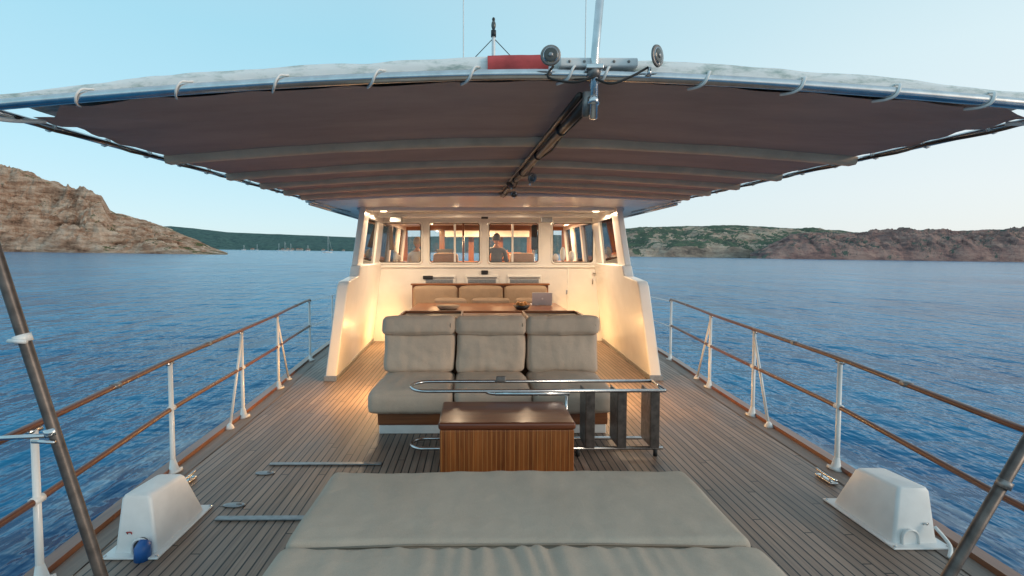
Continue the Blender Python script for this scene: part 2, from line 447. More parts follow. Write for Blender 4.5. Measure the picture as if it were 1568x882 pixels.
for x in(0.14,0.2,.32,.38): ellips('plate_bolt',(x,1.983,2.432),(0.006,0.004,0.006),STEELD,aw,seg=8)

def floodlight(c,dirv,name='deck_floodlight',sc=1.0):
    g=grp(name,c); c=Vector(c); d=Vector(dirv).normalized()
    pr=[(-.006,0.030),(-.008,.034),(-.006,.040),(0.004,0.043),(0.02,0.043),(0.022,0.038),(0.03,0.038),(0.032,0.042),(0.038,0.042),(0.04,0.036),(0.046,0.036),(0.048,0.040),(0.054,0.040),(0.056,0.03),(0.07,0.022)]
    tube('housing',[c-d*a*sc for a,_ in pr],[b*sc for _,b in pr],STEELD,g,24)
    tube('rim',[c+d*.004*sc,c+d*.010*sc,c+d*.011*sc],[.040*sc,.038*sc,.034*sc],STEELD,g,24)
    tube('reflector',[c+d*.0115*sc,c+d*.0125*sc],[.030*sc,.030*sc],STEEL,g,24)
    tube('lens',[c+d*.0126*sc,c+d*.0135*sc,c+d*.015*sc],[.027*sc,.026*sc,.02*sc],LENS,g,24)
    tube('bulb',[c+d*.015*sc,c+d*.019*sc],[.010*sc,.008*sc],GREYM,g,12)
    tube('bracket',[c-d*.025*sc+Vector((0,0,-.035*sc)),c-d*.025*sc+Vector((0,0,-.065*sc))],0.008*sc,STEEL,g,8)
    return g
floodlight((0.055,1.93,2.432),(-0.10,-1,-.10),sc=1.0)
floodlight((0.475,1.945,2.437),(0.62,-.72,-.03),sc=1.08)

mast=grp('awning_mast',(0.25,2.0,2.6))
tube('mast_tube',[(0.235,1.972,2.20),(0.24,1.972,2.45),(0.315,1.972,3.4)],0.0165,STEEL,mast,14)
tube('mast_clamp',[(0.236,1.972,2.36),(0.238,1.972,2.405)],0.026,STEELD,mast,12)
tube('mast_socket',[(0.235,1.972,2.255),(0.235,1.972,2.285)],0.024,STEEL,mast,12)
box('mast_step',0.2,0.27,1.945,1.985,2.39,2.41,STEEL,mast,0.004)

rp=grp('ridge_pole',(0.17,4,2.35))
rd=lambda t:Vector((0.215-0.12*t,2.0+4.2*t,2.272+0.138*t))
tube('pole',[rd(i/12) for i in range(13)],0.021,BRONZE,rp,12,flat=1.2)
tube('pole_second',[rd(i/12)+Vector((-.028,0,.03)) for i in range(13)],0.014,BRONZE,rp,10)
tube('cable',curve([rd(i/14)+Vector((0.03+.012*math.sin(i*2.1),0,-.01+.014*math.sin(i*1.7))) for i in range(15)],4),0.006,RUBBER,rp,6)
tube('cable_loop',curve([(0.235,1.95,2.36),(0.15,1.945,2.335),(.05,1.95,2.355),(.07,1.95,2.40)],5),0.005,RUBBER,rp,6)
tube('cable_loop_2',curve([(0.24,1.95,2.35),(0.30,1.945,2.33),(.38,1.95,2.36),(.45,1.96,2.40)],5),0.005,RUBBER,rp,6)
tube('pole_joint',[(0.215,1.985,2.31),(0.215,2.0,2.215)],0.020,STEELD,rp,10)
for t in(0.12,0.3,0.5,.62,.75,.9):
    p=rd(t); tube('pole_clip',[p+Vector((0,-.02,0)),p+Vector((0,.02,0))],0.030,DARK,rp,10)
floodlight(rd(.5)+Vector((0.08,0,-.04)),(0.5,-.8,-.35),sc=1.1)
floodlight(rd(.72)+Vector((0.03,0,-.09)),(-0.1,-.7,-.6),sc=0.95)
floodlight(rd(.6)+Vector((-0.06,0,-.05)),(-0.4,.7,-.5),sc=0.9)

sp=grp('awning_support_pole',(-2,2,1))
tube('pole',[(-2.33,2.0,2.10),(-2.21,2.0,1.68),(-1.83,2.0,0.324),(-1.74,2.0,0)],0.0225,POLEM,sp,14)
tube('clamp',[(-2.105,2.0,1.29),(-2.115,2.0,1.32)],0.032,WHITE,sp,12)
tube('clamp_bolt',[(-2.14,1.97,1.30),(-2.06,1.96,1.30)],0.009,WHITE,sp,8)
tube('fitting',[(-2.00,2.0,0.90),(-2.008,2.0,0.93)],0.029,STEEL,sp,12)
tube('fitting_pin',[(-2.06,1.97,0.885),(-1.96,1.96,0.885)],0.008,STEEL,sp,8)
tube('stay',[(-2.0,2.0,0.90),(-2.42,2.05,0.86)],0.010,STEEL,sp,8)
tube('foot',[(-1.74,2,0),(-1.742,2,.012),(-1.75,2,.05)],[0.06,0.055,0.028],STEEL,sp)
sp=grp('awning_support_pole',(2,2,1))
tube('pole',[(2.3,2.05,2.24),(2.36,2.05,1.2),(2.33,2.02,1.12)],0.024,POLEM,sp,14)
tube('pole_brace',[(2.30,2.01,1.2),(1.66,2.0,0.03),(1.645,2,0)],0.022,POLEM,sp,14)
tube('fitting_clamp',[(2.02,2,.69),(2.005,2,.66)],0.027,STEELD,sp,12)
tube('foot',[(1.645,2,0),(1.645,2,.012),(1.655,2,.05)],[0.06,0.055,0.028],STEEL,sp)

# ---------------------------------------------------------------- cabin (wheelhouse)
cb=grp('wheelhouse',(0,9.5,0))
def warpside(s):
    def f(x,y,z):
        xo=2.22-0.115*z+0.045*(y-6.3)
        return (s*(xo-x),y,z)
    return f
for s,nm in((-1,'port'),(1,'starboard')):
    f=warpside(s)
    prism('wing_lower_'+nm,[(6.28,0.0),(6.42,1.23),(6.48,1.30),(7.12,1.345),(7.17,1.5),(9.25,1.5),(9.25,0.0)],'x',0,0.15,WHITE,cb,0.02,f)
    prism('wing_post_'+nm,[(7.172,1.5),(7.34,2.38),(7.70,2.38),(7.60,1.5)],'x',0.01,0.10,WHITE,cb,0.01,f)
    prism('wing_head_'+nm,[(7.69,2.25),(7.70,2.38),(9.25,2.38),(9.25,2.25)],'x',0.01,0.10,WHITE,cb,0.004,f)
    prism('wing_rear_'+nm,[(8.75,1.5),(8.75,2.25),(9.25,2.25),(9.25,1.5)],'x',0.01,0.10,WHITE,cb,0.004,f)
    prism('side_window_'+nm,[(7.60,1.5),(7.69,2.25),(8.75,2.25),(8.75,1.5)],'x',0.06,0.065,GLASSD,cb,0,f)
    prism('wing_base_trim_'+nm,[(6.262,0.0),(6.27,0.07),(9.2,0.07),(9.2,0.0)],'x',-0.012,0.162,GREYM,cb,0.004,f)
    def f2(x,y,z,s=s):
        xo=2.35-0.115*z
        return (s*(xo-x),y,z)
    prism('house_side_low_'+nm,[(9.252,0),(9.252,1.45),(12.6,1.45),(12.9,0)],'x',0,0.08,WHITE,cb,0,f2)
    prism('house_side_top_'+nm,[(9.252,2.28),(9.252,2.45),(12.42,2.45),(12.45,2.28)],'x',0,0.08,WHITE,cb,0,f2)
    for a,b in((9.252,9.4),(10.35,10.5),(11.4,11.55),(12.35,12.55)):
        prism('house_side_pillar_'+nm,[(a,1.45),(a,2.28),(b-.03,2.28),(b,1.45)],'x',0,0.08,WHITE,cb,0,f2)
    prism('house_side_glass_'+nm,[(9.4,1.45),(9.4,2.28),(12.4,2.28),(12.5,1.45)],'x',0.03,0.034,GLASS,cb,0,f2)

AY=9.25
WIN=[(-2.12,-1.24),(-1.15,-0.12),(-0.02,1.00),(1.20,2.05)]
zb,zt=1.47,2.30
box('aft_wall_lower',-2.28,2.28,AY,AY+.08,0,zb,WHITE,cb)
box('aft_wall_upper',-2.12,2.12,AY,AY+.08,zt,2.46,WHITE,cb)
edges=[-2.2]+[v for w in WIN for v in w]+[2.2]
for i in range(0,len(edges),2):
    box('window_pillar',edges[i],edges[i+1],AY,AY+.08,zb,zt,WHITE,cb)
for a,b in WIN:
    cx,w=(a+b)/2,b-a
    tube('window_frame',rrect(cx,(zb+zt)/2,w-.04,zt-zb-.04,0.07,AY-.004),0.018,WHITED,cb,8,closed=True)
    tube('window_frame_seal',rrect(cx,(zb+zt)/2,w-.085,zt-zb-.085,0.06,AY+.005),0.008,RUBBER,cb,6,closed=True)
    for sx in(-1,1):
        for sz in(-1,1):
            X=cx+sx*w/2; Zc=(zb+zt)/2+sz*(zt-zb)/2
            q=[(X,Zc)]+[(X-sx*.085*(1-math.cos(R(90*k/5))),Zc-sz*.085*(1-math.sin(R(90*k/5)))) for k in range(6)]
            prism('window_corner',q,'y',AY+.002,AY+.06,WHITE,cb)
    box('window_glass',a,b,AY+.04,AY+.044,zb,zt,GLASS,cb)
for x in(-0.635,0.47): box('window_mullion',x-.02,x+.02,AY+.01,AY+.06,zb,zt,WHITE,cb,.005)
box('window_ledge',-2.2,2.2,AY-.03,AY,zb-.06,zb-.03,WHITE,cb,.008)
def roofz(x): return 2.44-0.075*(abs(x)/2.45)**2.2
vs=[];fs=[];n=40
def rf(x,t): return 6.24+0.10*(abs(x)/2.45)**2
for i in range(n+1):
    x=-2.45+4.9*i/n
    for (y,dz) in((rf(x,0)+.05,0.0),(rf(x,0),0.03),(rf(x,0),0.07),(rf(x,0)+.06,0.11),(13.1,0.11),(13.15,0.05),(13.1,0.0)):
        vs.append((x if y<8 else x*.95,y,roofz(x)+dz-.02))
for i in range(n):
    for j in range(7):
        a=i*7+j; b=i*7+(j+1)%7; fs.append((a,b,b+7,a+7))
fs.append(tuple(range(7))); fs.append(tuple(range(n*7,n*7+7)))
mk('roof',vs,fs,WHITE,cb,False)
tube('roof_front_lip',[(x,rf(x,0)-.01,roofz(x)-.01) for x in [-2.44+4.88*i/40 for i in range(41)]],0.028,WHITED,cb,10)
for s in(-1,1):
    tube('gutter_rail',[(s*2.40,6.35,roofz(2.4)-.05),(s*2.38,9,roofz(2.4)-.05),(s*2.3,12.8,roofz(2.4)-.05)],0.02,STEEL,cb,8)
    tube('deck_head_strut',[(s*2.38,6.35,2.34),(s*2.12,7.3,2.30)],0.012,STEEL,cb,8)
box('beam',-2.05,2.05,8.55,8.63,2.31,2.385,WHITE,cb,.01)
box('beam',-2.05,2.05,7.45,7.51,2.33,2.39,WHITE,cb,.01)
for x,w in((-1.62,.10),(1.0,.10)):
    box('loudspeaker',x-w,x+w,8.4,8.54,2.22,2.31,GREYM,cb,.01)
box('smoke_sensor',-0.14,-.02,8.4,8.5,2.28,2.315,DARK,cb,.01)
for x in(-1.75,1.75,-.55,.6):
    ellips('soffit_lamp',(x,8.0,roofz(x)-.032),(0.055,0.055,0.012),LAMP,cb)
for a,b in((-1.24,-0.62),(-0.43,0.2),(0.37,1.02)):
    box('wall_locker',a,b,AY-.04,AY,1.08,1.27,WHITED,cb,.012)
    box('locker_grille',a+.05,b-.05,AY-.05,AY-.04,1.11,1.19,GREYM,cb,.01)
    box('locker_lip',a+.03,b-.03,AY-.065,AY-.04,1.215,1.235,GREYM,cb,.006)
box('wall_instrument',-.13,.0,AY-.05,AY,1.285,1.36,DARK,cb,.01)
box('deck_speaker',-1.24,-1.05,AY-.07,AY-.04,1.19,1.26,DARK,cb,.01)
for a,b,c,d in((1.52,1.545,0.15,1.42),(2.12,2.145,0.15,1.42),(1.52,2.145,1.42,1.44)):
    box('door_frame',a,b,AY-.015,AY,c,d,WHITED,cb,.004)
tube('door_handle',[(2.0,AY-.04,1.30),(2.08,AY-.045,1.30),(2.08,AY,1.30)],0.012,STEELD,cb,8)
tube('door_handle',[(2.0,AY-.04,1.10),(2.0,AY-.045,1.2)],0.012,STEELD,cb,8)
for z in(.4,.9): box('door_hinge',1.50,1.53,AY-.02,AY,z,z+.08,STEEL,cb,.003)
box('interior_floor',-2.1,2.1,9.33,12.5,0.25,0.3,TEAKY,cb)
box('fore_wall_lower',-2.15,2.15,12.5,12.58,0,1.40,WHITE,cb)
box('fore_wall_upper',-2.08,2.08,12.38,12.44,2.28,2.46,TEAKX,cb)
for x in(-2.05,-1.1,-.35,.4,1.15,2.05): box('fore_pillar',x-.07,x+.07,12.42,12.5,1.40,2.28,TEAKZ,cb,.006)
box('fore_glass',-2.1,2.1,12.46,12.464,1.4,2.28,GLASS,cb)
box('helm_console',-1.9,1.9,11.85,12.48,0.3,1.50,TEAKX,cb,.03)
box('console_binnacle',-0.1,0.9,11.9,12.3,1.50,1.72,TEAKX,cb,.04)
for x in(-.0,.4,.75): box('console_display',x-.11,x+.11,11.86,11.9,1.54,1.68,DARK,cb,.01)
box('console_screen',-1.2,-.8,11.9,11.95,1.52,1.80,DARK,cb,.01)
box('console_panel',-1.0,1.1,12.0,12.2,2.1,2.26,WHITED,cb,.02)
tube('helm_wheel',[(0.35+.32*math.cos(a),11.7,1.45+.32*math.sin(a)) for a in [i*math.pi/12 for i in range(24)]],0.018,TEAKX,cb,8,closed=True)
for a in range(6): tube('helm_spoke',[(0.35,11.7,1.45),(0.35+.38*math.cos(a*1.047),11.7,1.45+.38*math.sin(a*1.047))],0.012,TEAKX,cb,6)
box('side_cabinet',-2.0,-1.72,9.6,11.0,0.3,1.52,TEAKX,cb,.02)
box('side_cabinet',1.3,2.0,9.7,11.3,0.3,1.52,TEAKX,cb,.02)
for x in(-.9,0.8): 
    cushion('helm_seat_back',x-.27,x+.27,10.7,10.82,1.0,1.68,BROWNC,cb,0.04)
    cushion('helm_seat',x-.27,x+.27,10.8,11.25,0.9,1.02,BROWNC,cb,0.04)
    tube('seat_stem',[(x,11,.3),(x,11,.92)],.04,STEEL,cb)
tube('grab_pole',[(1.0,10.2,.3),(1.0,10.2,2.4)],.016,STEEL,cb)
tube('grab_pole',[(-0.5,10.4,.3),(-.5,10.4,2.4)],.022,TEAKZ,cb)
for x,y,h in((1.55,9.9,.3),(1.75,10.0,.22),(1.4,9.85,.16),(-1.85,9.8,.2),(-1.82,9.95,.14)):
    ellips('table_lamp_shade',(x,y,1.52+h/2),(.06,.06,h/2),WHITED,cb,seg=12)
box('hanging_jacket',0.86,.98,9.5,9.56,1.75,2.25,DARK,cb,.03)
tube('hanging_towel',[(-1.9,9.5,2.2),(-1.88,9.5,1.75)],[.03,.05],BROWNC,cb,8)
for x in(-1.3,0.0,1.5): ellips('ceiling_lamp',(x,11.2,2.37),(0.08,0.08,0.02),LAMP,cb)
box('roof_hatch',-0.5,0.5,10,11,2.54,2.60,WHITED,cb,.02)
rm=grp('signal_mast',(0.11,9.5,2.5))
tube('mast_tube',[(0.11,9.5,2.5),(0.11,9.5,5.75),(0.11,9.5,5.85)],[.045,.035,.035],WHITED,rm)
tube('mast_upper',[(0.11,9.5,5.85),(0.11,9.5,5.97)],.05,DARK,rm)
ellips('anchor_light',(0.11,9.5,6.07),(.045,.045,.09),LENS,rm)
ellips('anchor_light_cap',(0.11,9.5,6.18),(.03,.03,.04),DARK,rm)
tube('crosstree',[(-.55,9.5,5.15),(.77,9.5,5.15)],.02,WHITED,rm)
for s in(-1,1): tube('stay',[(0.11,9.5,5.83),(0.11+s*.66,9.5,5.15)],.008,RUBBER,rm,6)
an=grp('radio_antenna',(-.47,9.5,2.5)); tube('whip',[(-.47,9.5,2.5),(-.47,9.5,5),(-.47,9.5,9)],[.014,.011,.008],WHITE,an,6); tube('base',[(-.47,9.5,2.5),(-.47,9.5,2.7)],.03,WHITE,an)
an=grp('radio_antenna',(1.88,9.5,2.5)); tube('whip',[(1.88,9.5,2.5),(1.88,9.5,5),(1.90,9.5,9)],[.014,.011,.008],WHITE,an,6); tube('base',[(1.88,9.5,2.5),(1.88,9.5,2.7)],.03,WHITE,an)

# ---------------------------------------------------------------- sofa
so=grp('outdoor_sofa',(-.1,4.7,0))
SX=[(-1.17,-0.45),(-0.44,0.27),(0.28,1.0)]
box('base',-1.13,0.97,4.40,5.1,0.0,0.085,WHITED,so,.01)
box('plinth',-1.14,0.98,4.385,5.12,0.088,0.25,TEAKX,so,.008)
box('back_panel',-1.16,0.99,5.06,5.14,0.25,0.88,TEAKX,so,.01)
for k,(a,b) in enumerate(SX):
    ff={0:-.05,1:0,2:.03}[k]
    def wp(q,n,a=a,b=b,ff=ff):
        q=q.copy(); t=max(0,-n[1])
        q.x+= (ff*t if (n[0]*ff>0) else 0)
        q.z-=0.035*t**3
        return q
    def wb(q,n,k=k):
        q=q.copy()
        if n[1]<-.5: q.y+=.004*math.sin(q.z*40+8*noise.noise(Vector((q.x*2.2,q.z*2,k*3.1))))*(1-n[0]**2)
        return q
    cushion('seat_cushion',a,b,4.27,5.0,0.25,0.455,TAUPE,so,0.06,(0.004,.015,.028),.010,4,0,wp,cell=.03)
    cushion('back_cushion',a+.01,b-.01,4.83,5.0,0.46,0.86,TAUPE,so,0.04,(0.006,.03,.01),.014,4,R(-8),wb,cell=.025)
    cushion('headrest_cushion',a-.003,b+.003,4.80,4.99,0.845,1.03,TAUPE,so,0.05,(0.005,.015,.008),.010,5,R(-6),cell=.025)
    tube('seam',[(x,4.276+.012,.245) for x in (a+.05,(a+b)/2,b-.05)],.004,PIPE,so,6)
    tube('headrest_strap',[(b-.04,4.835,.86),(b-.04,4.79,.95),(b-.04,4.84,1.035)],.004,PIPE,so,6)

bt=grp('deck_dining_table',(0,7,0.8))
box('table_top',-1.22,1.12,6.95,8.15,0.80,0.84,TEAKX,bt,.012)
box('table_edge',-1.24,1.14,6.90,6.948,0.79,0.85,TEAKX,bt,.008)
for x in(-.8,.7):
    box('table_leg',x-.08,x+.08,7.1,7.7,0,0.80,TEAKZ,bt,.01)
bar=grp('bar_counter',(0,5.5,0.9))
box('counter_body',-1.12,0.98,5.28,5.85,0,0.90,TEAKX,bar,.01)
box('counter_top',-1.16,1.03,5.20,5.95,0.902,0.935,TEAKX,bar,.01)
box('inset_tray',-1.08,-0.42,5.27,5.85,0.936,0.944,DARK,bar,.004)
box('inset_tray',.36,0.96,5.27,5.85,0.936,0.944,DARK,bar,.004)
for a,b in((-1.08,-.42),(.36,.96)):
    box('tray_rim',a-.02,b+.02,5.235,5.262,.936,.972,TEAKX,bar,.004)
    box('tray_rim',a-.02,b+.02,5.87,5.9,.936,.972,TEAKX,bar,.004)
    for q in(a-.035,b+.01): box('tray_rim',q,q+.025,5.263,5.869,.936,.972,TEAKY,bar,.004)
for x in(-1.13,.99): box('courtesy_lamp',x-.008,x+.008,5.5,5.64,.52,.56,LAMP,bar,.003)
bn=grp('aft_bench',(0,8.8,.5))
box('bench_back',-1.42,1.12,8.98,9.06,0.3,1.09,TEAKX,bn,.01)
box('bench_rail',-1.44,1.14,8.93,9.07,1.092,1.125,TEAKX,bn,.01)
box('bench_base',-1.42,1.12,8.45,8.97,0.05,0.38,TEAKX,bn,.01)
for x in(-1.43,1.13): box('courtesy_lamp',x-.008,x+.008,8.6,8.72,.28,.32,LAMP,bn,.003)
for a,b in((-1.38,-.58),(-.54,.26),(.30,1.08)):
    cushion('bench_back_cushion',a,b,8.84,8.98,0.62,1.07,BROWNC,bn,.05)
    cushion('bench_seat_cushion',a,b,8.4,8.85,0.38,0.50,BROWNC,bn,.05)
for a,b in((-.95,-.4),(-.3,.35),(.45,.8)):
    ch=grp('folding_chair',((a+b)/2,8.1,0.4))
    cushion('chair_back',a,b,8.22,8.29,0.66,0.90,BROWNC,ch,.03)
    cushion('chair_seat',a,b,7.85,8.25,.42,.48,BROWNC,ch,.03)
    for x in(a+.02,b-.02):
        tube('chair_leg',[(x,8.27,0),(x,8.25,.88)],.015,TEAKZ,ch,8); tube('chair_leg',[(x,7.87,0),(x,7.88,.44)],.015,TEAKZ,ch,8)
lp=grp('laptop',(0.85,7.7,.85))
box('laptop_base',.66,.98,7.72,7.94,.842,.856,ALU,lp,.004)
box('laptop_lid',.66,.98,7.655,7.665,.85,1.06,ALU,lp,.005,rot=(R(14),0,0))
ellips('lid_emblem',(.82,7.652,.955),(.018,.003,.02),WHITED,lp,seg=10)
bw=grp('fruit_bowl',(.4,7.2,.86))
tube('bowl',[(.45,7.2,.842),(.45,7.2,.85),(.45,7.2,.90)],[.06,.09,.13],DARK,bw,20)
FR=simple('fruit_skin',(.5,.2,.04),.4)
for dx,dy in((-.05,0),(.05,.02),(0,-.05)): ellips('fruit',(.45+dx,7.2+dy,.92),(.04,.04,.04),FR,bw,seg=12)
bk=grp('serving_basket',(-.7,7.2,.86))
tube('basket',[(-.65,7.2,.842),(-.65,7.2,.86),(-.65,7.2,.90)],[.12,.15,.18],BROWNC,bk,20)

# ---------------------------------------------------------------- teak chest
cx=grp('teak_storage_chest',(-.06,3.55,.25))
box('body',-0.49,0.45,3.32,3.80,0.02,0.43,CHESTF,cx,.008)
box('lid',-0.5,0.46,3.305,3.815,0.434,0.485,LIDW,cx,.018,seg=4)
box('base_skirt',-.47,.43,3.34,3.78,0,.02,DARK,cx)
for x in(-.35,.31): box('lid_hinge',x-.03,x+.03,3.80,3.82,.40,.46,STEEL,cx,.003)

# ---------------------------------------------------------------- folding boarding ladder
ld=grp('boarding_ladder',(.2,4,.3))
def upath(z,x0,x1,ya,yb):
    r=(yb-ya)/2; c=(ya+yb)/2
    return [(x1,ya,z)]+[(x0+r-r*math.sin(R(a)),c-r*math.cos(R(a)),z) for a in range(0,181,15)]+[(x1,yb,z)]
tube('upper_rail',upath(.55,-.78,1.3,3.87,4.17),.0145,STEEL,ld,12)
tube('lower_rail',upath(.065,-.78,1.3,3.90,4.12),.0145,STEEL,ld,12)
tube('upper_rail_sleeve',[(-.08,3.87,.528),(0.52,3.87,.528)],.017,STEEL,ld,12)
tube('upper_rail_bend',curve([(-.08,3.87,.528),(-.13,3.87,.535),(-.16,3.87,.549)],4),.014,STEEL,ld,10)
box('sleeve_bracket',-.06,.02,4.13,4.17,.55,.60,STEELD,ld,.008)
for x in(.71,.97,1.24):
    box('tread',x-.05,x+.025,3.878,3.895,.07,.545,POLEM,ld,.005)
    box('tread_web',x-.05,x-.036,3.897,4.11,.08,.535,STEELD,ld,.003)
    box('tread_lip',x+.012,x+.025,3.897,3.94,.08,.535,STEEL,ld,.003)
tube('rung',[(.50,3.88,.065),(.50,3.88,.55)],.011,STEEL,ld,8)
tube('end_cross',[(1.3,3.87,.55),(1.3,4.17,.55)],.0145,STEEL,ld,10)
for x in(-.5,.6,1.24):
    tube('ladder_foot',[(x,3.9,0),(x,3.9,.055)],.018,RUBBER,ld,8)

# ---------------------------------------------------------------- sun pads
pd=grp('sun_pad',(-.1,2.2,.4))
def pw(q,n): 
    q=q.copy(); q.z+=.007*noise.noise(Vector((q.x*1.2,q.y*1.2,3)))
    if n[2]>0.5: q.z+=.0022*math.sin(q.y*70+6*noise.noise(Vector((q.x*1.5,q.y*2,0))))*max(0,-n[1])**2
    return q
cushion('mattress',-1.04,0.935,1.975,2.665,0.34,0.445,PADM,pd,0.04,(0.01,.006,.010),.007,2.6,0,pw,cell=.025)
def pw2(q,n):
    q=q.copy()
    if n[2]>0.5 or n[1]>.5:
        e=max(0,(n[1]-0.1))
        q.z+=0.007*math.sin(q.x*72+5*noise.noise(Vector((q.x*4,q.y*2,0))))*e*(math.exp(-((q.x-.02)/.42)**2)+.25*abs(noise.noise(Vector((q.x*3,0,9)))))
    return q
cushion('mattress_front',-1.05,0.95,0.7,1.965,0.33,0.448,PADM,pd,0.045,(0.01,.006,.012),.010,3,0,pw2,cell=.014)
box('pad_platform',-0.98,0.87,0.6,2.6,0.03,0.335,WHITED,pd,.02)
tube('mattress_piping',[(-1.0,1.975,.42),(-.5,1.972,.437),(.3,1.972,.437),(.9,1.975,.42)],.005,PIPE,pd,6)

# ---------------------------------------------------------------- white deck hoods
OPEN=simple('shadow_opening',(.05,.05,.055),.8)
def hood(cxx,cy,w,l,h,inner):
    g=grp('deck_vent_cover',(cxx,cy,0))
    box('flange',cxx-w/2-.04,cxx+w/2+.04,cy-l/2-.05,cy+l/2+.05,0.002,0.014,WHITED,g,.004)
    y0=cy-l/2;y1=cy+l/2
    def ring(zf,zb_,xl,xr,ya,yb,r):
        pts=[]
        for (X,Y,a0) in((xr-r,yb-r,0),(xl+r,yb-r,90),(xl+r,ya+r,180),(xr-r,ya+r,270)):
            for k in range(5):
                a=R(a0+22.5*k); yy=Y+r*math.sin(a); t=(yy-ya)/(yb-ya)
                pts.append((X+r*math.cos(a),yy,zf+(zb_-zf)*t))
        return pts
    L,Rr=cxx-w/2,cxx+w/2
    li=.05 if inner<0 else .02; ri=.05 if inner>0 else .02
    rings=[ring(.014,.014,L-.004,Rr+.004,y0-.004,y1,.02),ring(.05,.05,L+.003,Rr-.003,y0+.003,y1-.01,.02),
           ring(h*.93,h*.88,L+li*.9,Rr-ri*.9,y0+.035,y1-.10,.02),ring(h*.985,h*.93,L+li+.006,Rr-ri-.006,y0+.044,y1-.112,.022),ring(h,h*.945,L+li+.02,Rr-ri-.02,y0+.06,y1-.128,.02)]
    vs=[p for r_ in rings for p in r_]; m=20; fs=[]
    for i in range(len(rings)-1):
        for k in range(m): fs.append((i*m+k,i*m+(k+1)%m,(i+1)*m+(k+1)%m,(i+1)*m+k))
    fs.append(tuple(range((len(rings)-1)*m,len(rings)*m)))
    o=mk('hood',vs,fs,WHITED,g,True)
    if hasattr(o.data,'set_sharp_from_angle'): o.data.set_sharp_from_angle(angle=R(40))
    xi=cxx+inner*w*.16
    n=10; q=[(xi-.045,0.014)]+[(xi+.045*math.cos(math.pi-math.pi*k/n),.05+.045*math.sin(math.pi*k/n)) for k in range(n+1)]+[(xi+.045,.014)]
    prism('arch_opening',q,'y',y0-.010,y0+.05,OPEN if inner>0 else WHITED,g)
    tube('arch_lip',[(a,y0-.010,b) for a,b in q],.007,WHITED,g,8)
    for sx in(-1,1):
        for sy in(-1,1): ellips('bolt',(cxx+sx*(w/2+.025),cy+sy*(l/2+.035),.016),(.009,.009,.004),STEEL,g,seg=8)
    lx=cxx-inner*w*.2
    tube('latch',[(lx,y0+.02,.10),(lx,y0+.004,.125),(lx+.022,y0+.004,.125),(lx+.022,y0+.02,.10)],.0035,REDP if inner>0 else STEEL,g,6)
    return g,y0
g,y0=hood(-2.115,2.84,.23,.46,.315,1)
tube('hose_coupling',[(-2.05,2.575,.0),(-2.05,2.575,.06),(-2.05,2.60,.085)],[.042,.04,.03],BLUE,g,14)
g,y0=hood(2.265,2.89,.25,.46,.315,-1)
tube('drain_hose',curve([(2.35,2.64,.12),(2.38,2.58,.05),(2.33,2.53,.01)],5),.01,WHITED,g,8)

hh=grp('deck_hatch_frame',(-1.5,3.4,0))
box('hatch_strip_far',-1.86,-.98,3.73,3.77,.004,.014,GREYM,hh,.003)
box('hatch_strip_near',-1.86,-1.1,2.94,2.985,.004,.014,GREYM,hh,.003)
for y in(3.6,3.13):
    ellips('hatch_hinge',(-1.83,y,.006),(.075,.032,.007),GREYM,hh); ellips('hinge_pin',(-1.80,y,.012),(.02,.012,.006),STEELD,hh,seg=10)
for s in(-1,1):
    cl=grp('mooring_cleat',(s*2.33,3.45,0))
    box('base',s*2.33-.03,s*2.33+.03,3.37,3.53,.006,.02,STEEL,cl,.004)
    tube('horns',curve([(s*2.33,3.35,.045),(s*2.33,3.4,.04),(s*2.33,3.5,.04),(s*2.33,3.55,.045)],4),.010,STEEL,cl,8)
    for y in(3.41,3.49): tube('stem',[(s*2.33,y,.01),(s*2.33,y,.04)],.010,STEEL,cl,8)

